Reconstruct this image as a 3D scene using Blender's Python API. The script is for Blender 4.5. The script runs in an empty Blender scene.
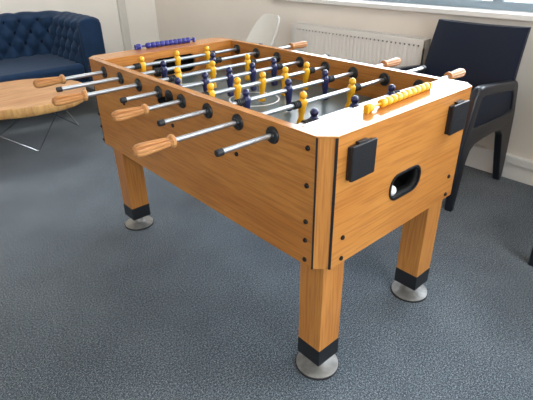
import bpy, bmesh, math, random
from mathutils import Vector, Matrix, noise
random.seed(7)
S = bpy.context.scene
COL = S.collection
PI = math.pi
V = Vector
# ------------------------------------------------------------------ helpers
WORLD = {}          # world position of every parentable object (no rotation)

def link(o):
    COL.objects.link(o); return o

def tag(o, label=None, cat=None, group=None, kind=None):
    if label: o['label'] = label
    if cat: o['category'] = cat
    if group: o['group'] = group
    if kind: o['kind'] = kind
    return o

def empty(name, loc, label, cat, rz=0, group=None):
    o = link(bpy.data.objects.new(name, None)); o.empty_display_size = .1
    o.location = loc; o.rotation_euler.z = rz
    WORLD[o] = V(loc)
    return tag(o, label, cat, group)

def obj(name, bm, mat, parent=None, loc=None, smooth=True, angle=40, local=False):
    """one mesh object; bm is in world coordinates (or parent-local when local)"""
    if isinstance(bm, bpy.types.Mesh):
        me = bm
    else:
        bmesh.ops.recalc_face_normals(bm, faces=bm.faces)
        me = bpy.data.meshes.new(name); bm.to_mesh(me); bm.free()
    if not me.materials and mat: 
        for m in (mat if isinstance(mat, (list, tuple)) else [mat]): me.materials.append(m)
    if smooth:
        for p in me.polygons: p.use_smooth = True
        try: me.set_sharp_from_angle(angle=math.radians(angle))
        except Exception: pass
    o = link(bpy.data.objects.new(name, me))
    if smooth:
        wn = o.modifiers.new('weighted', 'WEIGHTED_NORMAL'); wn.keep_sharp = True; wn.weight = 100
    base = V((0, 0, 0))
    if parent is not None:
        o.parent = parent; base = WORLD[parent] if not local else V((0, 0, 0))
    if loc is None:
        if parent is not None and not local:
            me.transform(Matrix.Translation(-base)); WORLD[o] = base.copy()
        else: WORLD[o] = base.copy()
    else:
        o.location = V(loc) - base; WORLD[o] = V(loc)
    return o

def struct(name, bm, mat, parent=None, **k):
    o = obj(name, bm, mat, parent, **k)
    if parent is None: o['kind'] = 'structure'
    return o

def box(bm, a, b, bev=0, seg=2, mat_index=0):
    a = V(a); b = V(b)
    r = bmesh.ops.create_cube(bm, size=1)
    vs = r['verts']
    for v in vs:
        v.co = V([(a[i] + b[i]) / 2 + v.co[i] * (b[i] - a[i]) for i in range(3)])
    if bev:
        es = list({e for v in vs for e in v.link_edges})
        bmesh.ops.bevel(bm, geom=es, offset=bev, segments=seg, affect='EDGES', profile=.5)
    return bm

def Box(a, b, bev=0, seg=2):
    return box(bmesh.new(), a, b, bev, seg)

def frame_from(d):
    d = d.normalized()
    u = d.orthogonal().normalized(); w = d.cross(u)
    return u, w

def tube(bm, pts, r, n=12, cap=True):
    pts = [V(p) for p in pts]
    rs = r if isinstance(r, (list, tuple)) else [r] * len(pts)
    rings = []
    d0 = (pts[1] - pts[0]).normalized(); u = d0.orthogonal().normalized()
    for i, p in enumerate(pts):
        if i == 0: d = pts[1] - pts[0]
        elif i == len(pts) - 1: d = pts[-1] - pts[-2]
        else: d = (pts[i + 1] - p).normalized() + (p - pts[i - 1]).normalized()
        d.normalize(); u = (u - d * u.dot(d)).normalized(); w = d.cross(u)
        k = 1.0
        rings.append([bm.verts.new(p + (u * math.cos(2 * PI * j / n) + w * math.sin(2 * PI * j / n)) * rs[i]) for j in range(n)])
    for a, b in zip(rings, rings[1:]):
        for j in range(n):
            bm.faces.new((a[j], a[(j + 1) % n], b[(j + 1) % n], b[j]))
    if cap:
        bm.faces.new(rings[0][::-1]); bm.faces.new(rings[-1])
    return bm

def lathe(bm, prof, origin, axis, n=20, mod=None):
    """prof: list of (r, t); revolve about axis through origin"""
    origin = V(origin); axis = V(axis).normalized(); u, w = frame_from(axis)
    rings = []
    for r, t in prof:
        ring = []
        for j in range(n):
            a = 2 * PI * j / n
            rr = r * (mod(j, t) if mod else 1)
            ring.append(bm.verts.new(origin + axis * t + (u * math.cos(a) + w * math.sin(a)) * max(rr, 1e-5)))
        rings.append(ring)
    for a, b in zip(rings, rings[1:]):
        for j in range(n):
            bm.faces.new((a[j], a[(j + 1) % n], b[(j + 1) % n], b[j]))
    bm.faces.new(rings[0][::-1]); bm.faces.new(rings[-1])
    return bm

def prism(bm, poly, z0, z1, bev=0, axis='z', off=None):
    """extrude a 2-D polygon; axis z: (x,y), axis y: (x,z), axis x: (y,z)"""
    def P(p, t):
        if axis == 'z': return V((p[0], p[1], t))
        if axis == 'y': return V((p[0], t, p[1]))
        return V((t, p[0], p[1]))
    a = [bm.verts.new(P(p, z0)) for p in poly]; b = [bm.verts.new(P(p, z1)) for p in poly]
    n = len(poly)
    fs = [bm.faces.new(a[::-1]), bm.faces.new(b)]
    for i in range(n): fs.append(bm.faces.new((a[i], a[(i + 1) % n], b[(i + 1) % n], b[i])))
    if bev:
        es = list({e for f in fs for e in f.edges})
        bmesh.ops.bevel(bm, geom=es, offset=bev, segments=2, affect='EDGES', profile=.5)
    return bm

def plate(outer, holes, t0, t1, axis='y', bev=0.0):
    """flat plate with holes, from filled curves; outline in 2-D, thickness t0..t1 along axis"""
    cu = bpy.data.curves.new('tmp', 'CURVE'); cu.dimensions = '2D'; cu.fill_mode = 'BOTH'
    cu.extrude = abs(t1 - t0) / 2 - bev; cu.bevel_depth = bev; cu.bevel_resolution = 1
    for loop in [outer] + list(holes):
        s = cu.splines.new('POLY'); s.points.add(len(loop) - 1)
        for p, q in zip(s.points, loop): p.co = (q[0], q[1], 0, 1)
        s.use_cyclic_u = True
    o = link(bpy.data.objects.new('tmp', cu))
    dg = bpy.context.evaluated_depsgraph_get(); dg.update()
    me = bpy.data.meshes.new_from_object(o.evaluated_get(dg))
    bpy.data.objects.remove(o); bpy.data.curves.remove(cu)
    bm = bmesh.new(); bm.from_mesh(me); bpy.data.meshes.remove(me)
    bmesh.ops.remove_doubles(bm, verts=bm.verts, dist=1e-5)
    m = (t0 + t1) / 2
    for v in bm.verts:
        x, y, z = v.co
        if axis == 'y': v.co = (x, m + z, y)
        elif axis == 'x': v.co = (m + z, x, y)
        else: v.co = (x, y, m + z)
    return bm

def stadium(cx, cz, hx, hz, r, n=6):
    out = []
    for sx, sz, a0 in ((1, 1, 0), (-1, 1, 90), (-1, -1, 180), (1, -1, 270)):
        for k in range(n + 1):
            a = math.radians(a0 + 90 * k / n)
            out.append((cx + sx * (hx - r) + r * math.cos(a), cz + sz * (hz - r) + r * math.sin(a)))
    return out

def dup(o, parent=None, loc=None):
    c = o.copy(); link(c)
    if parent is not None: c.parent = parent
    if loc is not None: c.location = loc
    return c

# ------------------------------------------------------------------ materials
def srgb(c):
    return tuple(((x / 255) / 12.92 if x / 255 <= .04045 else ((x / 255 + .055) / 1.055) ** 2.4) for x in c) + (1,)

def M(name, col, rough=.5, metal=0, spec=.5, sheen=0, coat=0, noise_amt=0, noise_scale=200, bump=0, bump_scale=400):
    m = bpy.data.materials.new(name); m.use_nodes = True
    nt = m.node_tree; b = nt.nodes['Principled BSDF']
    b.inputs['Roughness'].default_value = rough; b.inputs['Metallic'].default_value = metal
    b.inputs['Specular IOR Level'].default_value = spec
    b.inputs['Sheen Weight'].default_value = sheen; b.inputs['Coat Weight'].default_value = coat
    c = srgb(col)
    tc = nt.nodes.new('ShaderNodeTexCoord')
    n = nt.nodes.new('ShaderNodeTexNoise'); n.inputs['Scale'].default_value = noise_scale; n.inputs['Detail'].default_value = 3
    nt.links.new(tc.outputs['Object'], n.inputs['Vector'])
    r = nt.nodes.new('ShaderNodeValToRGB')
    k = noise_amt
    r.color_ramp.elements[0].position = .3; r.color_ramp.elements[1].position = .7
    r.color_ramp.elements[0].color = tuple(x * (1 - k) for x in c[:3]) + (1,)
    r.color_ramp.elements[1].color = tuple(min(1, x * (1 + k)) for x in c[:3]) + (1,)
    nt.links.new(n.outputs['Fac'], r.inputs['Fac']); nt.links.new(r.outputs['Color'], b.inputs['Base Color'])
    if bump:
        n2 = nt.nodes.new('ShaderNodeTexNoise'); n2.inputs['Scale'].default_value = bump_scale
        nt.links.new(tc.outputs['Object'], n2.inputs['Vector'])
        bp = nt.nodes.new('ShaderNodeBump'); bp.inputs['Strength'].default_value = bump; bp.inputs['Distance'].default_value = .002
        nt.links.new(n2.outputs['Fac'], bp.inputs['Height']); nt.links.new(bp.outputs['Normal'], b.inputs['Normal'])
    return m

def wood(name, axis, light, mid, dark, rough=.35, fine=150, broad=9, spec=.5):
    m = bpy.data.materials.new(name); m.use_nodes = True
    nt = m.node_tree; b = nt.nodes['Principled BSDF']
    b.inputs['Roughness'].default_value = rough; b.inputs['Specular IOR Level'].default_value = spec
    tc = nt.nodes.new('ShaderNodeTexCoord')
    def nz(along, across, detail, dist=0.0):
        mp = nt.nodes.new('ShaderNodeMapping')
        mp.inputs['Scale'].default_value = [along if 'xyz'[i] == axis else across for i in range(3)]
        nt.links.new(tc.outputs['Object'], mp.inputs['Vector'])
        n = nt.nodes.new('ShaderNodeTexNoise'); n.inputs['Scale'].default_value = 1
        n.inputs['Detail'].default_value = detail; n.inputs['Distortion'].default_value = dist
        nt.links.new(mp.outputs['Vector'], n.inputs['Vector']); return n
    n1 = nz(1.1, broad, 3, 1.2); n2 = nz(7, fine, 2)
    r1 = nt.nodes.new('ShaderNodeValToRGB')
    e = r1.color_ramp.elements
    e[0].position = .32; e[0].color = srgb(mid); e[1].position = .66; e[1].color = srgb(light)
    q = e.new(.5); q.color = srgb([(a + c) / 2 for a, c in zip(light, mid)])
    nt.links.new(n1.outputs['Fac'], r1.inputs['Fac'])
    r2 = nt.nodes.new('ShaderNodeValToRGB')
    r2.color_ramp.elements[0].position = .36; r2.color_ramp.elements[0].color = (1, 1, 1, 1)
    r2.color_ramp.elements[1].position = .56; r2.color_ramp.elements[1].color = (0, 0, 0, 1)
    nt.links.new(n2.outputs['Fac'], r2.inputs['Fac'])
    mul = nt.nodes.new('ShaderNodeMath'); mul.operation = 'MULTIPLY'; mul.inputs[1].default_value = .42
    nt.links.new(r2.outputs['Color'], mul.inputs[0])
    mx = nt.nodes.new('ShaderNodeMixRGB'); mx.inputs['Color2'].default_value = srgb(dark)
    nt.links.new(mul.outputs[0], mx.inputs['Fac']); nt.links.new(r1.outputs['Color'], mx.inputs['Color1'])
    nt.links.new(mx.outputs['Color'], b.inputs['Base Color'])
    return m

WL, WM, WD = (192, 130, 62), (176, 112, 48), (134, 76, 30)
wood_y = wood('laminate_long', 'y', WL, WM, WD)
wood_x = wood('laminate_end', 'x', WL, WM, WD)
wood_z = wood('laminate_upright', 'z', (194, 132, 64), (178, 115, 52), (138, 80, 34))
top_y = wood('laminate_top_long', 'y', (200, 138, 76), (184, 120, 60), (150, 92, 44), rough=.13)
top_x = wood('laminate_top_end', 'x', (200, 138, 76), (184, 120, 60), (150, 92, 44), rough=.13)
grip_wood = wood('grip_beech', 'x', (200, 148, 90), (174, 114, 60), (116, 66, 32), rough=.38, fine=260, broad=50)
slab_top = wood('slab_face', 'x', (216, 172, 126), (184, 134, 92), (150, 104, 68), rough=.5, fine=70, broad=7)
slab_edge = wood('slab_sapwood', 'z', (226, 178, 112), (200, 146, 84), (156, 106, 58), rough=.55, fine=60, broad=14)
black = M('black_plastic', (24, 26, 30), .42, noise_amt=.1)
blackm = M('black_satin', (20, 21, 24), .35)
rubber = M('black_rubber', (30, 31, 35), .6, noise_amt=.1)
boltm = M('black_bolt', (34, 27, 24), .35, metal=.4)
chrome = M('steel_rod', (192, 198, 204), .42, metal=1)
footm = M('brushed_foot', (146, 144, 140), .45, metal=.6, noise_amt=.2, noise_scale=40)
yellow = M('yellow_plastic', (232, 172, 30), .35, noise_amt=.03)
blue = M('navy_plastic', (28, 34, 78), .32, noise_amt=.05)
bluebead = M('blue_bead', (42, 44, 128), .32, noise_amt=.05)
white = M('white_plastic', (238, 238, 236), .35)
shellm = M('shell_white', (216, 214, 208), .45)
ballm = M('white_ball', (240, 240, 238), .4)
velvet = M('navy_velvet', (22, 48, 78), .8, spec=.2, sheen=.08, noise_amt=.14, noise_scale=14, bump=.1, bump_scale=300)
velvetb = M('navy_button_shaded', (6, 14, 30), .8, spec=.1)  # near-black: deep shadow of the tuft pits is put into the button colour
leather = M('black_leatherette', (13, 26, 46), .5, spec=.3, noise_amt=.06, noise_scale=60, bump=.12, bump_scale=350)
chairframe = M('black_chair_frame', (24, 28, 36), .32, spec=.6)
wire = M('chrome_wire', (200, 203, 206), .22, metal=1)
wallm = M('wall_paint', (240, 236, 229), .85, noise_amt=.015, noise_scale=3, bump=.05, bump_scale=250)
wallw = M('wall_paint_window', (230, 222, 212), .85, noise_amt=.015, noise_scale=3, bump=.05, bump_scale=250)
ceilm = M('ceiling_paint', (240, 239, 236), .9)
trimm = M('white_trim', (234, 233, 230), .4)
stripm = M('far_strip', (214, 211, 204), .7)
radm = M('radiator_enamel', (228, 224, 218), .45)
framem = M('window_frame', (150, 168, 182), .4)
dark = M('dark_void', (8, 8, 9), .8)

def carpet():
    m = bpy.data.materials.new('carpet'); m.use_nodes = True
    nt = m.node_tree; b = nt.nodes['Principled BSDF']
    b.inputs['Roughness'].default_value = .95; b.inputs['Specular IOR Level'].default_value = .15
    b.inputs['Sheen Weight'].default_value = .25; b.inputs['Sheen Roughness'].default_value = .5
    tc = nt.nodes.new('ShaderNodeTexCoord')
    def N(scale, det, rough=.6):
        n = nt.nodes.new('ShaderNodeTexNoise'); n.inputs['Scale'].default_value = scale
        n.inputs['Detail'].default_value = det; n.inputs['Roughness'].default_value = rough
        nt.links.new(tc.outputs['Object'], n.inputs['Vector']); return n
    n1 = N(165, 3, .75); n2 = N(360, 2, .6); n3 = N(2.2, 2)
    a = nt.nodes.new('ShaderNodeMath'); a.operation = 'ADD'
    nt.links.new(n1.outputs['Fac'], a.inputs[0]); nt.links.new(n2.outputs['Fac'], a.inputs[1])
    h = nt.nodes.new('ShaderNodeMath'); h.operation = 'MULTIPLY_ADD'; h.inputs[1].default_value = .46
    nt.links.new(a.outputs[0], h.inputs[0])
    k = nt.nodes.new('ShaderNodeMath'); k.operation = 'MULTIPLY'; k.inputs[1].default_value = .08
    nt.links.new(n3.outputs['Fac'], k.inputs[0]); nt.links.new(k.outputs[0], h.inputs[2])
    r = nt.nodes.new('ShaderNodeValToRGB'); e = r.color_ramp.elements
    e[0].position = .38; e[0].color = srgb((18, 26, 32)); e[1].position = .62; e[1].color = srgb((158, 169, 176))
    q = e.new(.5); q.color = srgb((66, 77, 87))
    nt.links.new(h.outputs[0], r.inputs['Fac']); nt.links.new(r.outputs['Color'], b.inputs['Base Color'])
    bp = nt.nodes.new('ShaderNodeBump'); bp.inputs['Strength'].default_value = .5; bp.inputs['Distance'].default_value = .004
    nt.links.new(a.outputs[0], bp.inputs['Height']); nt.links.new(bp.outputs['Normal'], b.inputs['Normal'])
    return m

def field():
    m = bpy.data.materials.new('playfield'); m.use_nodes = True
    nt = m.node_tree; b = nt.nodes['Principled BSDF']
    b.inputs['Roughness'].default_value = .3
    tc = nt.nodes.new('ShaderNodeTexCoord'); n = nt.nodes.new('ShaderNodeTexNoise'); n.inputs['Scale'].default_value = 5
    nt.links.new(tc.outputs['Object'], n.inputs['Vector'])
    r = nt.nodes.new('ShaderNodeValToRGB'); e = r.color_ramp.elements
    e[0].position = .35; e[0].color = srgb((76, 88, 88)); e[1].position = .65; e[1].color = srgb((92, 102, 100))
    nt.links.new(n.outputs['Fac'], r.inputs['Fac']); nt.links.new(r.outputs['Color'], b.inputs['Base Color'])
    return m

def glass():
    m = bpy.data.materials.new('window_glass'); m.use_nodes = True
    nt = m.node_tree; nt.nodes.clear()
    o = nt.nodes.new('ShaderNodeOutputMaterial'); t = nt.nodes.new('ShaderNodeBsdfTransparent')
    g = nt.nodes.new('ShaderNodeBsdfGlossy'); g.inputs['Roughness'].default_value = .02
    f = nt.nodes.new('ShaderNodeFresnel'); f.inputs['IOR'].default_value = 1.3
    x = nt.nodes.new('ShaderNodeMixShader')
    nt.links.new(f.outputs[0], x.inputs[0]); nt.links.new(t.outputs[0], x.inputs[1]); nt.links.new(g.outputs[0], x.inputs[2])
    nt.links.new(x.outputs[0], o.inputs[0]); return m

def emit(name, col, st):
    m = bpy.data.materials.new(name); m.use_nodes = True
    b = m.node_tree.nodes['Principled BSDF']
    b.inputs['Emission Color'].default_value = srgb(col); b.inputs['Emission Strength'].default_value = st
    b.inputs['Base Color'].default_value = srgb(col); return m

# ------------------------------------------------------------------ the room
XR, YB, XL, YF, ZC = 2.05, 4.44, -3.8, -3.4, 2.65
struct('floor', Box((XL - .1, YF - .1, -.1), (XR + .3, YB + .1, 0)), carpet(), smooth=False)
struct('ceiling', Box((XL - .1, YF - .1, ZC), (XR + .3, YB + .1, ZC + .1)), ceilm, smooth=False)
struct('wall_back', Box((XL - .1, YB, 0), (XR + .3, YB + .1, ZC)), wallm, smooth=False)
struct('wall_left', Box((XL - .1, YF, 0), (XL, YB, ZC)), wallm, smooth=False)
# front wall (behind the camera) with an unseen window added for fill light
FW = (-2.3, .9, .92, 2.35)
struct('wall_front', plate([(XL - .1, 0), (XR + .3, 0), (XR + .3, ZC), (XL - .1, ZC)],
       [[(FW[0], FW[2]), (FW[1], FW[2]), (FW[1], FW[3]), (FW[0], FW[3])]], YF - .2, YF, 'y'), wallm, smooth=False)
# window wall
WY0, WY1, WZ0, WZ1 = -2.9, 2.42, .93, 2.45
struct('wall_right', plate([(YF - .1, 0), (YB + .1, 0), (YB + .1, ZC), (YF - .1, ZC)],
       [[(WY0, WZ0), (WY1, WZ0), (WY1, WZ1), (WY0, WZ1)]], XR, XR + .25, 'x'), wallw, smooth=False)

def window(n, axis, a0, a1, z0, z1, t, muls, flip):
    """frame bars + a glass pane; axis = thickness axis"""
    bm = bmesh.new(); d0, d1 = t, t + .06
    def bar(p0, p1, q0, q1):
        if axis == 'x': box(bm, (d0, p0, q0), (d1, p1, q1), .006)
        else: box(bm, (p0, d0, q0), (p1, d1, q1), .006)
    f = .055
    bar(a0, a1, z0, z0 + f); bar(a0, a1, z1 - f, z1); bar(a0, a0 + f, z0 + f, z1 - f); bar(a1 - f, a1, z0 + f, z1 - f)
    for m_ in muls: bar(m_ - .03, m_ + .03, z0 + f, z1 - f)
    w = struct('window_%d' % n, bm, framem)
    mid = (d0 + d1) / 2
    if axis == 'x': g = Box((mid - .003, a0 + .02, z0 + .02), (mid + .003, a1 - .02, z1 - .02))
    else: g = Box((a0 + .02, mid - .003, z0 + .02), (a1 - .02, mid + .003, z1 - .02))
    obj('pane', g, GL, w, smooth=False)
    return w
GL = glass()
window(1, 'x', WY0, WY1, WZ0, WZ1, XR + .13, [-1.2, .62], False)
window(2, 'y', FW[0], FW[1], FW[2], FW[3], YF - .16, [-.7], False)  # added opening behind the camera, lets in fill light
struct('trim_1', Box((XR - .035, WY0 - .05, .908), (XR + .13, WY1 + .03, .94), .008), trimm)        # window sill board
struct('trim_2', Box((1.585, YB - .05, 0), (1.665, YB, ZC), .004), stripm)                        # slim upright strip on the far wall, darker than the wall paint
# skirting
bm = bmesh.new(); box(bm, (XR - .018, YF, 0), (XR, YB, .012)); box(bm, (XR - .02, YF, .012), (XR, YB, .10), .003); box(bm, (XR - .035, YF, .10), (XR, YB, .15), .006)
struct('baseboard_right', bm, trimm)
struct('baseboard_back', Box((XL, YB - .018, 0), (1.58, YB, .1), .003), trimm)
# daylight portals in the openings
def portal(name, loc, rot, sx, sy):
    l = bpy.data.lights.new(name, 'AREA'); l.shape = 'RECTANGLE'; l.size = sx; l.size_y = sy; l.cycles.is_portal = True
    o = link(bpy.data.objects.new(name, l)); o.location = loc; o.rotation_euler = rot
portal('daylight_portal', (XR + .27, (WY0 + WY1) / 2, (WZ0 + WZ1) / 2), (0, PI / 2, 0), WZ1 - WZ0, WY1 - WY0)
portal('daylight_portal', ((FW[0] + FW[1]) / 2, YF - .22, (FW[2] + FW[3]) / 2), (PI / 2, 0, 0), FW[1] - FW[0], FW[3] - FW[2])
# unseen glowing ceiling panels added as fill light
fill_glow = emit('fill_panel_glow', (255, 250, 242), 16.0)
first = None
for (x, y, where) in ((-1.6, -1.0, 'nearest the left wall and the added front window'), (-1.4, 3.1, 'above the sofa side by the left wall'),
                      (.7, -1.0, 'over the floor before the games table'), (.8, 3.1, 'over the floor behind the games table')):
    t = empty('fill_light_panel', (x, y, ZC - .03), 'added square white fill light panel, out of view ' + where, 'fill light', group='added fill light panels')
    bm = plate([(x - .3, y - .3), (x + .3, y - .3), (x + .3, y + .3), (x - .3, y + .3)],
               [[(x - .28, y - .28), (x + .28, y - .28), (x + .28, y + .28), (x - .28, y + .28)]], ZC - .03, ZC, 'z')
    obj('frame', bm, trimm, t, smooth=False)
    obj('diffuser', Box((x - .28, y - .28, ZC - .02), (x + .28, y + .28, ZC - .005)), fill_glow, t, smooth=False)

# ------------------------------------------------------------------ the table football table
W, L, ZT, ZB, ZR, C, T = .738, 1.42, .865, .468, .8266, .0373, .0268
E0, E1 = .122, L - .128                     # inner ends of the pitch
tab = empty('foosball_table', (W / 2, L / 2, 0), 'orange brown wooden table football table standing on four legs in the room centre', 'football table')
RAIL = .005
bx = T
# long side boards and the rails on top of them
for x0, x1 in ((0, T), (W - T, W)):
    obj('side_panel', Box((x0, C, ZB), (x1, L - C, ZT - RAIL), .0015), wood_y, tab)
    obj('top_rail', Box((x0 - .001 if x0 == 0 else x0, C - .002, ZT - RAIL), (x1 if x0 == 0 else x1 + .001, L - C + .002, ZT), .002), top_y, tab)
# near end board with the ball return opening, far end board
hole = stadium(.372, .6285, .079, .040, .036)
obj('end_panel', plate([(C, ZB), (W - C, ZB), (W - C, ZT - RAIL), (C, ZT - RAIL)], [hole], 0, T, 'y'), wood_x, tab, smooth=False)
obj('end_panel', Box((C, L - T, ZB), (W - C, L, ZT - RAIL), .0015), wood_x, tab)
# flat ledges over both ends (chamfered corners)
def ledge(y0, s):
    e = (E0 if s > 0 else L - E1)
    poly = [(C - .001, 0), (W - C + .001, 0), (W, C), (W, C + .004), (W - T, C + .004), (W - T, e), (T, e), (T, C + .004), (0, C + .004), (0, C)]
    poly = [(x, y0 + s * (y - .001)) for x, y in poly]
    if s < 0: poly = poly[::-1]
    return prism(bmesh.new(), poly, ZT - RAIL, ZT + .0004, .0018)
obj('end_ledge', ledge(0, 1), top_x, tab)
obj('end_ledge', ledge(L, -1), top_x, tab)
# chamfered corner posts with black strips either side
for sx in (0, 1):
    for sy in (0, 1):
        def P(x, y): return (W - x if sx else x, L - y if sy else y)
        def on(s, d=0): return P(C * s + d, C * (1 - s) + d)
        def blk(s0, s1, d, dep, z0, z1):
            q = [on(s0, d), on(s1, d), on(s1, dep), on(s0, dep)]
            return prism(bmesh.new(), q, z0, z1)
        p = obj('corner_post', blk(.08, .88, .0008, .022, ZB, ZT - RAIL), wood_z, tab, smooth=False)
        for s0, s1 in ((-.02, .08), (.88, 1.02)):
            obj('black_strip', blk(s0, s1, -.0006, .022, ZB, ZT - RAIL), blackm, p, smooth=False)
# cabinet bottom and the inside end walls
obj('cabinet_bottom', Box((T, T, ZB + .03), (W - T, L - T, ZB + .042)), wood_x, tab, smooth=False)
GX0, GX1 = .25, .488
obj('goal_wall', plate([(T, .70), (W - T, .70), (W - T, ZT - RAIL), (T, ZT - RAIL)], [stadium((GX0 + GX1) / 2, .79, (GX1 - GX0) / 2, .042, .028)], E1, E1 + .016, 'y'), wood_x, tab, smooth=False)
obj('goal_wall', plate([(T, .70), (W - T, .70), (W - T, ZT - RAIL), (T, ZT - RAIL)], [stadium((GX0 + GX1) / 2, .79, (GX1 - GX0) / 2, .042, .028)], E0 - .016, E0, 'y'), wood_x, tab, smooth=False)
for y0, y1 in ((E1 + .016, L - T), (T, E0 - .016)):
    bm = bmesh.new()
    ya, yb = (y0, y1)
    back = yb if y0 > .5 else ya
    box(bm, (GX0 - .03, back - .004, .71), (GX1 + .03, back + .004, .845)); box(bm, (GX0 - .03, ya, .70), (GX1 + .03, yb, .708))
    box(bm, (GX0 - .03, ya, .845), (GX1 + .03, yb, .85)); box(bm, (GX0 - .035, ya, .70), (GX0 - .03, yb, .85)); box(bm, (GX1 + .03, ya, .70), (GX1 + .035, yb, .85))
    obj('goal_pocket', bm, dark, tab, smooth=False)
# pitch
ZF = .746
pf = obj('playfield', Box((T, E0 - .01, ZF - .012), (W - T, E1 + .01, ZF)), field(), tab, smooth=False)
def ringline(cx, cy, r, w, a0=0, a1=360, n=48):
    bm = bmesh.new(); prev = None
    for k in range(n + 1):
        a = math.radians(a0 + (a1 - a0) * k / n)
        c = [bm.verts.new((cx + (r + dr) * math.cos(a), cy + (r + dr) * math.sin(a), ZF + dz)) for dr, dz in ((-w / 2, 0), (-w / 2, .0006), (w / 2, .0006), (w / 2, 0))]
        if prev:
            for i in range(3): bm.faces.new((prev[i], prev[i + 1], c[i + 1], c[i]))
        prev = c
    return bm
def bar_(x0, y0, x1, y1): return Box((x0, y0, ZF), (x1, y1, ZF + .0006))
CX, CY = W / 2, (E0 + E1) / 2
for nm, b_ in (('centre_circle', ringline(CX, CY, .098, .007)), ('halfway_line', bar_(T, CY - .0035, W - T, CY + .0035)),
               ('goal_line', bar_(T, E0 + .012, W - T, E0 + .018)), ('goal_line', bar_(T, E1 - .018, W - T, E1 - .012)),
               ('penalty_arc', ringline(CX, E0 + .015, .185, .007, 0, 180)), ('penalty_arc', ringline(CX, E1 - .015, .185, .007, 180, 360))):
    o = obj(nm, b_, white, pf, smooth=False)
# legs with black sleeves and round feet
LX0, LX1, LY0, LY1 = .039, .134, .025, .119
for sx in (0, 1):
    for sy in (0, 1):
        x0, x1 = (LX0, LX1) if not sx else (W - LX1, W - LX0)
        y0, y1 = (LY0, LY1) if not sy else (L - LY1, L - LY0)
        lg = obj('leg', Box((x0, y0, .10), (x1, y1, ZB + .03), .002), wood_z, tab)
        obj('black_sleeve', Box((x0 - .0015, y0 - .0015, .057), (x1 + .0015, y1 + .0015, .124), .003), black, lg)
        cx, cy = (x0 + x1) / 2, (y0 + y1) / 2
        bm = lathe(bmesh.new(), [(.012, .008), (.012, .066)], (cx, cy, 0), (0, 0, 1), 14)
        obj('foot_stem', bm, chrome, lg)
        bm = lathe(bmesh.new(), [(.070, .006), (.0725, .0095), (.069, .0115), (.04, .015), (.026, .024), (.018, .05), (.005, .056)], (cx, cy, 0), (0, 0, 1), 40)
        obj('foot_disc', bm, footm, lg)
        bm = lathe(bmesh.new(), [(.072, .0), (.075, .002), (.075, .0065), (.071, .0085), (.01, .0085)], (cx, cy, 0), (0, 0, 1), 40)
        obj('rubber_ring', bm, rubber, lg)
# bolts
def bolt(p, ax):
    bm = lathe(bmesh.new(), [(.0074, -.002), (.0074, .002), (.0062, .0045), (.0035, .0055), (.0031, .004)], p, ax, 14)
    obj('bolt', bm, boltm, tab)
for z in (.827, .722, .613, .553, .488):
    bolt((0, .064, z), (-1, 0, 0)); bolt((0, L - .034, z), (-1, 0, 0))
for x in (.0815, W - .083):
    for z in (.556, .486): bolt((x, 0, z), (0, -1, 0))
for y in (.357, .72, 1.095): bolt((0, y, .7225), (-1, 0, 0))
# black folding cup holders on the ends
def cup_holder(x0, x1, z0, z1, y, s, opened=False):
    def Y(a, b): return (min(y + s * a, y + s * b), max(y + s * a, y + s * b))
    bm = bmesh.new(); ya, yb = Y(0, .010); box(bm, (x0, ya, z0), (x1, yb, z1 - .004), .003)
    h = obj('cup_holder', bm, black, tab)
    if opened:                                   # folded down: a level ring tray
        pts = [(x0, y), (x1, y), (x1, y + s * .145), (x0, y + s * .145)]
        cx = (x0 + x1) / 2; cy = y + s * .085
        obj('flap', plate(pts, [[(cx + .036 * math.cos(2 * PI * k / 24), cy + .036 * math.sin(2 * PI * k / 24)) for k in range(24)]], z0 - .018, z0 + .004, 'z', .002), rubber, h, angle=30)
        return
    ya, yb = Y(.0105, .021); obj('flap', Box((x0 - .001, ya, z0 - .001), (x1 + .001, yb, z1), .004), black, h)
    # faint raised lines pressed into the cover
    bm = bmesh.new(); cx = (x0 + x1) / 2; cz = (z0 + z1) / 2; ya, yb = Y(.0205, .0215)
    box(bm, (cx - .022, ya, cz - .004), (cx + .022, yb, cz - .001)); box(bm, (cx - .014, ya, cz + .006), (cx + .014, yb, cz + .009))
    obj('pressed_mark', bm, black, h, smooth=False)
    ya, yb = Y(.002, .014); obj('hinge', Box((cx - .02, ya, z1 - .004), (cx + .02, yb, z1 + .004), .002), black, h)
cup_holder(.075, .172, .735, .832, 0, -1)
cup_holder(W - .172, W - .075, .735, .832, 0, -1)
cup_holder(.030, .127, .700, .797, L, 1, True)
cup_holder(W - .152, W - .055, .715, .812, L, 1)
# ball return rim and tray
rt = obj('ball_return', plate(stadium(.372, .6285, .0825, .0435, .039), [stadium(.372, .6285, .0765, .0375, .0335)], -.003, .002, 'y', .001), blackm, tab)
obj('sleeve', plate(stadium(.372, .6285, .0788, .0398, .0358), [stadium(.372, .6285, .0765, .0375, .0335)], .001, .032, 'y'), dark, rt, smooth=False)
bm = bmesh.new(); x0, x1, z0, z1 = .285, .459, .58, .677
box(bm, (x0, .09, z0), (x1, .094, z1)); box(bm, (x0, T - .02, z0), (x1, .09, z0 + .006)); box(bm, (x0, T, z1 - .004), (x1, .09, z1)); box(bm, (x0 - .004, T, z0), (x0, .094, z1)); box(bm, (x1, T, z0), (x1 + .004, .094, z1))
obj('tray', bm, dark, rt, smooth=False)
ball = obj('foosball_ball', bmesh.new(), ballm)
bmb = bmesh.new(); bmesh.ops.create_uvsphere(bmb, u_segments=24, v_segments=14, radius=.0165); bmb.to_mesh(ball.data); bmb.free()
for p in ball.data.polygons: p.use_smooth = True
ball.location = (.330, .020, .6080)
tag(ball, 'small white ball lying in the oval ball return of the football table', 'ball')
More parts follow.
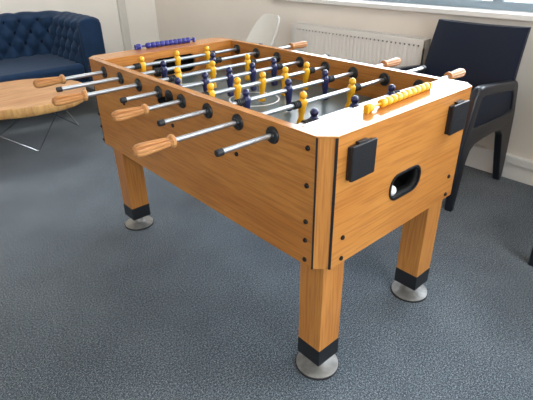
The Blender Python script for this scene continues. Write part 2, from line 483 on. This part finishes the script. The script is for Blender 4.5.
# ball serving cup halfway along the side
sc = obj('serving_cup', lathe(bmesh.new(), [(.024, -.001), (.024, .003), (.021, .005), (.013, .006)], (0, .722, .826), (-1, 0, 0), 24), black, tab)
bm = bmesh.new(); rings = []
for k in range(6):
    a = PI / 2 * k / 5; r = .024 * math.cos(a) + .003; z = .822 - .028 * math.sin(a)
    rings.append([bm.verts.new((-(r * 1.6) * math.sin(PI * j / 14) - .002, .722 + r * math.cos(PI * j / 14), z)) for j in range(15)])
for a, b in zip(rings, rings[1:]):
    for j in range(14): bm.faces.new((a[j], a[j + 1], b[j + 1], b[j]))
bmesh.ops.solidify(bm, geom=bm.faces[:], thickness=.003)
obj('scoop', bm, black, sc)

# ---- rods, players, grips
def player_mesh(mat, name):
    bm = bmesh.new()
    # (z, rx, ry, y shift); the foot kicks towards +y and -y alike
    sec = [(-.0745, .0085, .0095), (-.071, .0100, .0120), (-.060, .0100, .0110), (-.052, .0080, .0072), (-.040, .0078, .0070), (-.030, .0088, .0085),
           (-.018, .0098, .0098), (-.008, .0112, .0112), (.002, .0124, .0118), (.009, .0122, .0110), (.0145, .0088, .0085), (.0175, .0066, .0066)]
    n = 14; rings = []
    def sq(a, e=.72):
        c, s = math.cos(a), math.sin(a)
        return math.copysign(abs(c) ** e, c), math.copysign(abs(s) ** e, s)
    for z, rx, ry in sec:
        ring = []
        for j in range(n):
            c, s = sq(2 * PI * j / n)
            ring.append(bm.verts.new((rx * c * 1.2, ry * s * 1.15, z)))
        rings.append(ring)
    cz, R = .0268, .0128
    for k in range(1, 8):
        a = -PI / 2 + PI * (k + .9) / 9.0
        ring = [bm.verts.new((R * math.cos(a) * math.cos(2 * PI * j / n), R * math.cos(a) * math.sin(2 * PI * j / n), cz + R * math.sin(a))) for j in range(n)]
        rings.append(ring)
    for a, b in zip(rings, rings[1:]):
        for j in range(n): bm.faces.new((a[j], a[(j + 1) % n], b[(j + 1) % n], b[j]))
    bm.faces.new(rings[0][::-1]); bm.faces.new(rings[-1])
    bmesh.ops.recalc_face_normals(bm, faces=bm.faces)
    me = bpy.data.meshes.new(name); bm.to_mesh(me); bm.free(); me.materials.append(mat)
    for p in me.polygons: p.use_smooth = True
    return me
PM = {'y': player_mesh(yellow, 'yellow_player'), 'b': player_mesh(blue, 'blue_player')}
def mesh_of(bm, mat, name, angle=40):
    bmesh.ops.recalc_face_normals(bm, faces=bm.faces)
    me = bpy.data.meshes.new(name); bm.to_mesh(me); bm.free(); me.materials.append(mat)
    for p in me.polygons: p.use_smooth = True
    me.set_sharp_from_angle(angle=math.radians(angle)); return me
# grip: fluted, along -x from origin (the collar at the origin)
def flute(j, t):
    return 1.0 if t < .018 or t > .110 else (1.0, 1.02, 1.0, .95, .80, .95)[j % 6]
grip_me = mesh_of(lathe(bmesh.new(), [(.009, 0), (.0165, .0005), (.0185, .003), (.0185, .010), (.0155, .013), (.0128, .017), (.0135, .021), (.0150, .04), (.0168, .07),
                                      (.0178, .092), (.0170, .104), (.0140, .112), (.0080, .1165), (.002, .1175)], (0, 0, 0), (-1, 0, 0), 42, flute), grip_wood, 'grip', 24)
tip_me = mesh_of(lathe(bmesh.new(), [(.0085, 0), (.0095, .001), (.0095, .016), (.0085, .019), (.003, .0195)], (0, 0, 0), (-1, 0, 0), 18), rubber, 'rod_tip')
bear_me = mesh_of(lathe(bmesh.new(), [(.0245, -.0005), (.0245, .003), (.0225, .0055), (.013, .007), (.0115, .011), (.0100, .0115), (.0085, .009)], (0, 0, 0), (-1, 0, 0), 28), black, 'rod_bearing')
bump_me = mesh_of(lathe(bmesh.new(), [(.0085, -.014), (.0125, -.0135), (.0130, -.011), (.0105, -.008), (.0130, -.0055), (.0130, -.003), (.0105, 0), (.0130, .003), (.0130, .0055), (.0105, .008), (.0130, .011), (.0125, .0135), (.0085, .014)],
                        (0, 0, 0), (1, 0, 0), 18), rubber, 'bumper')
collar_me = mesh_of(lathe(bmesh.new(), [(.0074, -.006), (.0098, -.005), (.0098, .005), (.0074, .006)], (0, 0, 0), (1, 0, 0), 16), blackm, 'collar')
def put(name, me, parent, loc, flip=False):
    o = link(bpy.data.objects.new(name, me)); o.parent = parent
    o.location = V(loc) - WORLD[parent]
    if flip: o.rotation_euler.z = PI
    return o
RY = [.1947 + .14942 * (7 - i) for i in range(8)]
# x of left end, left fitting, x of right end, right fitting, men, tilt, bumper x's
RODS = [
    (-.168, 'grip', .86, 'tip', 'y', (.186, .366, .534), (.160, .563)),
    (-.232, 'tip', .945, 'grip', 'b', (.205, .460), (.176, .489)),
    (-.202, 'grip', .86, 'tip', 'y', (.181, .351, .541), (.152, .570)),
    (-.126, 'tip', .885, 'tip', 'b', (.090, .210, .325, .444, .562), (.062, .591)),
    (-.130, 'grip', .86, 'tip', 'y', (.127, .245, .366, .484, .604), (.099, .633)),
    (-.156, 'tip', .914, 'grip', 'b', (.164, .358, .552), (.135, .581)),
    (-.215, 'grip', .972, 'tip', 'y', (.276, .524), (.247, .553)),
    (-.168, 'tip', .910, 'grip', 'b', (.170, .353, .546), (.141, .575)),
]
for i, (xl, fl, xr, fr, team, men, bumps) in enumerate(RODS):
    y = RY[i]
    bm = tube(bmesh.new(), [(xl - .008, y, ZR), (xr + .008, y, ZR)], .0074, 32)
    rod = obj('rod', bm, chrome, tab, loc=None)
    WORLD[rod] = WORLD[tab].copy()
    if fl == 'tip' and fr == 'tip': rod['label'] = 'steel rod of blue men without a wooden grip'
    put('grip' if fl == 'grip' else 'rod_tip', grip_me if fl == 'grip' else tip_me, rod, (xl, y, ZR))
    put('grip' if fr == 'grip' else 'rod_tip', grip_me if fr == 'grip' else tip_me, rod, (xr, y, ZR), True)
    for k, x in enumerate(men):
        p = put('player', PM[team], rod, (x - .009, y, ZR))
        p['label'] = ('yellow' if team == 'y' else 'navy blue') + ' plastic player'
        p.rotation_euler.x = math.radians([-2, 3, 2, -2, 4, -3, 5, 1][i])
    for x in bumps: put('bumper', bump_me, rod, (x - .009, y, ZR))
    put('rod_bearing', bear_me, tab, (0, y, ZR)); put('rod_bearing', bear_me, tab, (T - .001, y, ZR), True)
    put('rod_bearing', bear_me, tab, (W - T + .001, y, ZR)); put('rod_bearing', bear_me, tab, (W, y, ZR), True)

# ---- score counters lying on the end ledges
bead_me = {}
for nm, mt in (('y', yellow), ('b', bluebead)):
    bead_me[nm] = mesh_of(lathe(bmesh.new(), [(.004, -.0118), (.0095, -.0112), (.0120, -.0085), (.0127, -.004), (.0127, .004), (.0120, .0085), (.0095, .0112), (.004, .0118)], (0, 0, 0), (1, 0, 0), 20), mt, 'bead')
def counter(nm, y, x0, x1, first_x, start, pitch, mat, label, y1=None):
    y1 = y if y1 is None else y1
    zc = ZT + .0128
    yy = lambda x: y + (y1 - y) * (x - x0) / (x1 - x0)
    c = obj('score_counter', tube(bmesh.new(), [(x0, y, zc), (x1, y1, zc)], .004, 10), mat, tab); c['label'] = label
    for x in (x0, x1):
        bm = Box((x - .004, yy(x) - .009, ZT), (x + .004, yy(x) + .009, zc + .010), .003)
        obj('end_clip', bm, mat, c)
    for x in [first_x] + [start + pitch * k for k in range(10)]:
        put('bead', bead_me[nm], c, (x, yy(x), zc))
counter('y', .064, .228, .566, .2415, .307, .0262, yellow, 'yellow score counter', .078)
counter('b', L - .020, .236, .548, .250, .300, .0238, bluebead, 'blue score counter', L - .036)
# faint round plug on the near ledge beside the yellow counter
obj('ledge_plug', lathe(bmesh.new(), [(.019, -.0005), (.019, .0012), (.017, .002), (.004, .002)], (.655, .085, ZT), (0, 0, 1), 24), M('plug_grey', (205, 196, 186), .3), tab)

# ------------------------------------------------------------------ live edge coffee table
ct = empty('coffee_table', (-.35, 2.9, 0), 'low live-edge wooden coffee table with bent wire legs before the blue sofa', 'coffee table')
out = [(.03, 3.30), (.19, 3.27), (.31, 3.20), (.40, 3.08), (.462, 2.95), (.475, 2.83), (.45, 2.70), (.38, 2.55), (.27, 2.455), (.11, 2.425), (-.05, 2.445), (-.182, 2.505),
       (-.34, 2.52), (-.55, 2.50), (-.76, 2.53), (-.95, 2.60), (-1.08, 2.74), (-1.12, 2.9), (-1.07, 3.08), (-.95, 3.2), (-.75, 3.27), (-.5, 3.29), (-.2, 3.31)]
def smooth_loop(pts, it=2):
    for _ in range(it):
        q = []
        for i, a in enumerate(pts):
            b = pts[(i + 1) % len(pts)]
            q += [(a[0] * .75 + b[0] * .25, a[1] * .75 + b[1] * .25), (a[0] * .25 + b[0] * .75, a[1] * .25 + b[1] * .75)]
        pts = q
    return pts
lp = smooth_loop(out)
bm = bmesh.new(); cxy = V((-.33, 2.88))
rings = []
for ins, z in ((.06, .354), (.025, .354), (.008, .364), (0, .386), (.002, .410), (.008, .419), (.02, .42)):
    ring = []
    for k, (x, y) in enumerate(lp):
        d = V((x, y)) - cxy; l_ = d.length
        w = .006 * noise.noise(V((x * 9, y * 9, z * 12)))
        s = (l_ - ins + w) / l_
        ring.append(bm.verts.new((cxy.x + d.x * s, cxy.y + d.y * s, z)))
    rings.append(ring)
n = len(lp)
for a, b in zip(rings, rings[1:]):
    for j in range(n):
        f = bm.faces.new((a[j], a[(j + 1) % n], b[(j + 1) % n], b[j])); f.material_index = 1
f = bm.faces.new(rings[-1]); f.material_index = 0
f = bm.faces.new(rings[0][::-1]); f.material_index = 0
for f in bm.faces:
    if all(abs(v.co.z - .42) < 1e-4 or abs(v.co.z - .419) < 1e-4 for v in f.verts): f.material_index = 0
obj('table_top', bm, [slab_top, slab_edge], ct)
def wleg(pts):
    obj('wire_leg', tube(bmesh.new(), [V(p) for p in pts], .0055, 10), wire, ct)
B = (.036, 2.77, .006)
wleg([(.137, 2.46, .357), B, (-.418, 2.81, .357)])
wleg([(.086, 2.56, .357), (.473, 3.125, .006), (.30, 3.16, .357)])
wleg([(-.066, 2.50, .357), (-.20, 3.20, .006), (-.48, 3.16, .357)])
wleg([(-.80, 2.62, .357), (-.72, 2.9, .006), (-.9, 3.14, .357)])

# ------------------------------------------------------------------ tufted sofa
SX1, SY0, SYB, STOP, SEAT, SBOT = .915, 3.36, 4.40, .80, .445, .20
SX0 = -1.25
TH = .20                                    # thickness of back and arms
so = empty('sofa', ((SX0 + SX1) / 2, (SY0 + SYB) / 2, 0), 'dark blue velvet tufted sofa against the pale far wall', 'sofa')
# inner path: left arm front -> left back corner -> right back corner -> right arm front
RC = .17
ix0, ix1, iyb = SX0 + TH, SX1 - TH, SYB - .30
def path_pts():
    P_ = []
    def seg(a, b, nrm):
        d = (V(b) - V(a)).length; m_ = max(2, int(d / .016))
        for k in range(m_): P_.append((V(a).lerp(V(b), k / m_), V(nrm)))
    def arc(c, a0, a1):
        m_ = max(4, int(RC * abs(math.radians(a1 - a0)) / .016))
        for k in range(m_):
            a = math.radians(a0 + (a1 - a0) * k / m_)
            P_.append((V((c[0] + RC * math.cos(a), c[1] + RC * math.sin(a))), V((math.cos(a), math.sin(a)))))
    seg((ix0, SY0 + .012), (ix0, iyb - RC), (-1, 0)); arc((ix0 + RC, iyb - RC), 180, 90)
    seg((ix0 + RC, iyb), (ix1 - RC, iyb), (0, 1)); arc((ix1 - RC, iyb - RC), 90, 0)
    seg((ix1, iyb - RC), (ix1, SY0 + .012), (1, 0)); P_.append((V((ix1, SY0 + .012)), V((1, 0))))
    return P_
PP = path_pts()
cum = [0]
for a, b in zip(PP, PP[1:]): cum.append(cum[-1] + (b[0] - a[0]).length)
# phase the buttons so one of the top row falls at x = .349 on the back
ref = min(range(len(PP)), key=lambda k: abs(PP[k][0].x - .349) + 10 * abs(PP[k][0].y - iyb))
PX, PZ, ZTOPROW = .134, .092, .738
def lat(s, z):
    """distance-like tuft function: 0 at a button, 1 on the pillow centre"""
    u = (s - cum[ref]) / PX; v = (ZTOPROW - z) / PZ
    a = (u + v / 2); b = (u - v / 2)
    fa = abs(a - round(a)); fb = abs(b - round(b))
    return fa, fb
rows = []
NZ = 26
zs = [SEAT - .06 + (STOP - .035 - SEAT + .06) * k / NZ for k in range(NZ + 1)]
grid = []
bm = bmesh.new()
for k, (p, nrm) in enumerate(PP):
    s = cum[k]; col = []
    ends = min(1, min(s, cum[-1] - s) / .05)
    for z in zs:
        fa, fb = lat(s, z)
        pil = math.sin(PI * fa) ** .55 * math.sin(PI * fb) ** .55         # pillow height
        crease = min(fa, fb)
        hgt = .050 * pil * ends
        lean = .055 * ((z - SEAT) / (STOP - SEAT))
        q = p + nrm * (lean - hgt)
        col.append(bm.verts.new((q.x, q.y, z)))
    # rolled top, scalloped, over to the outside
    u = (s - cum[ref]) / PX
    sc_ = .010 * abs(math.sin(PI * (u))) * ends
    for t in range(1, 9):
        a = PI * t / 9
        r = (TH - .055) / 2
        q = p + nrm * (.055 + r - r * math.cos(a))
        col.append(bm.verts.new((q.x, q.y, STOP - .035 + (.035 + sc_) * math.sin(a))))
    q = p + nrm * TH
    if nrm.y > .3: pass
    for z in (STOP - .05, .5, SBOT + .02):
        col.append(bm.verts.new((q.x, q.y, z)))
    grid.append(col)
for a, b in zip(grid, grid[1:]):
    for j in range(len(a) - 1): bm.faces.new((a[j], a[j + 1], b[j + 1], b[j]))
for g in (grid[0], grid[-1]):
    try: bm.faces.new(g)
    except Exception: pass
back = obj('tufted_back', bm, velvet, so, angle=80)
# front faces of the arms, softly padded
for s_, xa in ((1, ix1), (-1, ix0 - TH)):
    poly = [(xa + .004, SBOT), (xa + TH - .004, SBOT)]
    for k in range(9):
        a = PI * k / 8; poly.append((xa + TH / 2 + (TH / 2 - .003) * math.cos(a), STOP - .05 + .052 * math.sin(a)))
    obj('arm_front', prism(bmesh.new(), poly, SY0 - .018, SY0 + .03, .014, 'y'), velvet, so, angle=60)
obj('seat_base', Box((ix0 - .05, SY0 + .02, SBOT), (ix1 + .05, SYB - .08, .31), .02), velvet, so)
bm = Box((ix0 + .005, SY0 + .0, .31), (ix1 - .005, iyb + .03, SEAT), .035, 4)
obj('seat_cushion', bm, velvet, so, angle=60)
bm = bmesh.new()
for r in range(4):
    z = ZTOPROW - r * PZ
    if z < SEAT + .03: continue
    for k in range(-40, 40):
        s = cum[ref] + (k + (.5 if r % 2 else 0)) * PX
        if s < .04 or s > cum[-1] - .04: continue
        j = min(range(len(cum)), key=lambda q_: abs(cum[q_] - s)); p, nrm = PP[j]
        if p.x < -.1: continue
        lean = .055 * ((z - SEAT) / (STOP - SEAT)); q = p + nrm * (lean - .002)
        b_ = lathe(bmesh.new(), [(.004, .008), (.016, .007), (.0205, .001), (.019, -.003), (.004, -.004)], (q.x, q.y, z), (-nrm.x, -nrm.y, 0), 12)
        obj('button', b_, velvetb, back)
for x in (SX0 + .1, SX1 - .1):
    for y in (SY0 + .1, SYB - .2):
        obj('leg', lathe(bmesh.new(), [(.014, 0), (.024, SBOT + .005)], (x, y, 0), (0, 0, 1), 14), black, so)

# ------------------------------------------------------------------ black armchairs by the window wall
def armchair(loc, rz, label):
    """faces -x; origin on the floor under the middle of the seat"""
    t = empty('armchair', loc, label, 'chair', rz, 'black armchairs')
    hw = .295
    def side(y0, y1):
        # outer outline in (x, z): front foot up, over the arm, down the rear leg
        w = [(1.398, 0), (1.417, 0), (1.430, .15), (1.446, .28), (1.466, .335), (1.511, .365), (1.607, .376), (1.735, .378), (1.812, .366), (1.852, .325), (1.905, .18), (1.972, 0),
             (2.000, 0), (1.985, .17), (1.958, .395), (1.950, .445), (1.912, .585), (1.900, .604), (1.878, .617), (1.689, .636), (1.504, .654), (1.470, .652), (1.447, .640), (1.432, .61), (1.408, .49), (1.390, .363), (1.386, .25)]
        o_ = [(x - 1.695, z) for x, z in w]
        return o_
    ys = ((-hw, -hw + .042), (hw - .042, hw))
    for y0, y1 in ys:
        outer = side(y0, y1)
        inner = [(x - 1.695, z) for x, z in ((1.452, .46), (1.468, .448), (1.60, .440), (1.80, .437), (1.885, .445), (1.905, .462), (1.885, .545), (1.868, .575), (1.840, .588), (1.52, .620), (1.492, .618), (1.480, .600))]
        f = obj('arm_frame', plate(outer, [inner], y0, y1, 'y', .010), chairframe, t, local=True, angle=50)
        obj('arm_panel', Box((-.225, (y0 + y1) / 2 - .012, .41), (.205, (y0 + y1) / 2 + .012, .60), .004), leather, f, local=True)
        # trim the panel to the slanting arm
        me = f.children[0].data
        for v in me.vertices:
            if v.co.z > .5: v.co.z = .632 - (v.co.x + .2) * .10; v.co.x *= (.88 if v.co.x < 0 else .94)
    obj('seat', Box((-.275, -hw + .05, .385), (.215, hw - .05, .475), .022, 3), leather, t, local=True, angle=60)
    # padded back, leaning, a little wider at the foot
    bm = bmesh.new()
    nu, nv = 12, 12; front = []; rear = []
    for iv in range(nv + 1):
        v = iv / nv; z = .40 + .49 * v
        x = .165 + .03 * v + .055 * v * v
        half = .283 - .024 * v
        fr, rr = [], []
        for iu in range(nu + 1):
            u = -1 + 2 * iu / nu
            y = u * half - .012 * v; th = .028 * (1 - .55 * abs(u) ** 6)
            dip = .022 * (1 - u * u)
            tp = -.010 * (1 - u * u) * (1 if iv == nv else 0)
            fr.append(bm.verts.new((x + dip - .0 - th, y, z + tp))); rr.append(bm.verts.new((x + dip + th, y, z + tp)))
        front.append(fr); rear.append(rr)
    for g, fl in ((front, 0), (rear, 1)):
        for a, b in zip(g, g[1:]):
            for j in range(nu): bm.faces.new((a[j], a[j + 1], b[j + 1], b[j]))
    for j in range(nu):
        bm.faces.new((front[0][j], front[0][j + 1], rear[0][j + 1], rear[0][j])); bm.faces.new((front[-1][j], front[-1][j + 1], rear[-1][j + 1], rear[-1][j]))
    for i_ in range(nv):
        bm.faces.new((front[i_][0], front[i_ + 1][0], rear[i_ + 1][0], rear[i_][0])); bm.faces.new((front[i_][-1], front[i_ + 1][-1], rear[i_ + 1][-1], rear[i_][-1]))
    obj('backrest', bm, leather, t, local=True, angle=50)
    return t
armchair((1.695, .585, 0), 0, 'black upholstered armchair with dark frame standing behind the football table by the radiator')
armchair((1.508, -.478, 0), 0, 'black armchair cut off at the right edge, only its front foot on the carpet showing')

# ------------------------------------------------------------------ white shell chair
def shell_chair(loc, rz, label):
    t = empty('shell_chair', loc, label, 'chair', rz)
    # faces +x locally. rows from the seat front lip up to the back top
    prof = [(.215, .415, .185, .01), (.20, .437, .20, .012), (.12, .445, .215, .035), (.0, .437, .225, .07), (-.09, .437, .225, .11), (-.155, .462, .222, .14),
            (-.19, .52, .215, .145), (-.212, .60, .205, .125), (-.232, .68, .192, .09), (-.247, .75, .172, .055), (-.256, .80, .146, .025), (-.26, .828, .10, .006)]
    bm = bmesh.new(); n_ = 14; g = []
    for (x, z, hw_, lift) in prof:
        row = []
        for j in range(n_ + 1):
            u = -1 + 2 * j / n_
            b_ = abs(u) ** 2.6
            back_ = max(0, min(1, (z - .44) / .12)) if x < 0 else 0
            row.append(bm.verts.new((x + .6 * lift * b_ * (.25 + .9 * back_), u * hw_ * (.84 if x < -.15 else 1 - .16 * max(0, -x) / .15), z + lift * b_ * (1 - .75 * back_))))
        g.append(row)
    for a, b in zip(g, g[1:]):
        for j in range(n_): bm.faces.new((a[j], a[j + 1], b[j + 1], b[j]))
    bmesh.ops.recalc_face_normals(bm, faces=bm.faces)
    bmesh.ops.solidify(bm, geom=bm.faces[:], thickness=.011)
    s = obj('seat_shell', bm, shellm, t, local=True, angle=70)
    for sx, sy in ((1, 1), (1, -1), (-1, 1), (-1, -1)):
        obj('leg', tube(bmesh.new(), [(sx * .09 - .02, sy * .09, .43), (sx * .21 - .02, sy * .21, 0.0)], [.015, .010], 12), wood_z, t, local=True)
    bm = bmesh.new(); tube(bm, [(-.15, -.16, .17), (.11, .16, .17)], .004, 8); tube(bm, [(-.15, .16, .17), (.11, -.16, .17)], .004, 8)
    obj('brace', bm, blackm, t, local=True)
    return t
shell_chair((1.548, 2.212, 0), math.radians(173), 'white moulded shell chair between the games table and the radiator')

# ------------------------------------------------------------------ radiator
ra = empty('radiator', (XR - .06, 1.3, .12), 'long pale ribbed panel radiator fixed under the window sill', 'radiator')
RY0, RY1, RZ0, RZ1 = .915, 2.10, .15, .760
xf, xb = XR - .105, XR - .03
bm = bmesh.new(); m_ = int((RY1 - RY0 - .06) / .034)
prof = []
y = RY0
prof.append((xf, RY0))
for k in range(m_):
    y0 = RY0 + .03 + k * .034
    prof += [(xf, y0), (xf, y0 + .012), (xf + .0025, y0 + .017), (xf + .0025, y0 + .026), (xf, y0 + .031)]
prof.append((xf, RY1))
poly = prof + [(xf + .014, RY1), (xf + .014, RY0)]
prism(bm, poly, RZ0 + .03, RZ1 - .05)
box(bm, (xf - .001, RY0, RZ0), (xf + .014, RY1, RZ0 + .035), .002)
obj('front_panel', bm, radm, ra, smooth=False)
hs = []; k = RY0 + .03
while k < RY1 - .04:
    hs.append([(k, RZ1 - .046), (k + .015, RZ1 - .046), (k + .015, RZ1 - .034), (k, RZ1 - .034)]); k += .034
obj('slotted_rim', plate([(RY0, RZ1 - .052), (RY1, RZ1 - .052), (RY1, RZ1 - .004), (RY0, RZ1 - .004)], hs, xf - .002, xf + .010, 'x'), radm, ra, smooth=False)  # slots shaped in for the shadow dots at the rib tops
bm = bmesh.new(); box(bm, (xb - .014, RY0, RZ0), (xb, RY1, RZ1 - .004), .002)
obj('rear_panel', bm, radm, ra)
slots = []
k = RY0 + .03
while k < RY1 - .03:
    slots.append([(xf + .012, k), (xf + .062, k), (xf + .062, k + .022), (xf + .012, k + .022)]); k += .037
obj('top_grille', plate([(xf, RY0), (xb, RY0), (xb, RY1), (xf, RY1)], slots, RZ1 - .006, RZ1, 'z'), radm, ra, smooth=False)
obj('dark_liner', Box((xf + .016, RY0 + .01, RZ0 + .04), (xb - .016, RY1 - .01, RZ1 - .02)), M('inner_shade_grey', (70, 70, 70), .7), ra, smooth=False)  # dark box: the shade inside the radiator is put into its colour
for y in (RY0, RY1 - .004): obj('side_cover', Box((xf, y, RZ0 + .01), (xb, y + .004, RZ1 - .004)), radm, ra, smooth=False)
for y in (RY0 + .2, RY1 - .2): obj('wall_bracket', Box((xb, y - .015, RZ0 + .1), (XR - .002, y + .015, RZ1 - .1)), radm, ra, smooth=False)
bm = tube(bmesh.new(), [(xf + .04, RY1 + .03, 0), (xf + .04, RY1 + .03, RZ0 + .03), (xf + .04, RY1, RZ0 + .03)], .008, 10)
obj('pipe', bm, trimm, ra)

# ------------------------------------------------------------------ light, camera
w = bpy.data.worlds.new('sky'); S.world = w; w.use_nodes = True
nt = w.node_tree; bg = nt.nodes['Background']
tc = nt.nodes.new('ShaderNodeTexCoord'); sep = nt.nodes.new('ShaderNodeSeparateXYZ'); nt.links.new(tc.outputs['Generated'], sep.inputs[0])
rp = nt.nodes.new('ShaderNodeValToRGB'); e = rp.color_ramp.elements
e[0].position = .0; e[0].color = (.17, .17, .165, 1); e[1].position = .9; e[1].color = (.74, .86, 1.0, 1)
q = e.new(.48); q.color = (.31, .32, .32, 1); q = e.new(.52); q.color = (.95, .98, 1.0, 1)
mp = nt.nodes.new('ShaderNodeMapRange'); mp.inputs['From Min'].default_value = -1; mp.inputs['From Max'].default_value = 1
nt.links.new(sep.outputs['Z'], mp.inputs['Value']); nt.links.new(mp.outputs['Result'], rp.inputs['Fac']); nt.links.new(rp.outputs['Color'], bg.inputs['Color'])
bg.inputs['Strength'].default_value = 9.0

cam = bpy.data.cameras.new('camera'); co = link(bpy.data.objects.new('camera', cam))
yaw, pit, rol, F = .8500496340538352, .4958354700720767, -.017212648597936787, 457.86709
f = V((math.cos(yaw) * math.cos(pit), math.sin(yaw) * math.cos(pit), -math.sin(pit)))
rt = V((math.sin(yaw), -math.cos(yaw), 0)); up = rt.cross(f)
rt2 = rt * math.cos(rol) + up * math.sin(rol); up2 = rt2.cross(f)
m = Matrix((rt2, up2, -f)).transposed().to_4x4(); m.translation = V((-.7825018, -.6662887, 1.2578741))
co.matrix_world = m
cam.sensor_fit = 'HORIZONTAL'; cam.sensor_width = 36; cam.lens = F / 533 * 36; cam.clip_start = .02
S.camera = co
S.view_settings.view_transform = 'Standard'; S.view_settings.look = 'None'; S.view_settings.gamma = 1
S.view_settings.exposure = 0.35; S.view_settings.use_curve_mapping = False
S.cycles.use_denoising = True
S.cycles.max_bounces = 8; S.cycles.diffuse_bounces = 5; S.cycles.transparent_max_bounces = 8
S.cycles.sample_clamp_indirect = 8
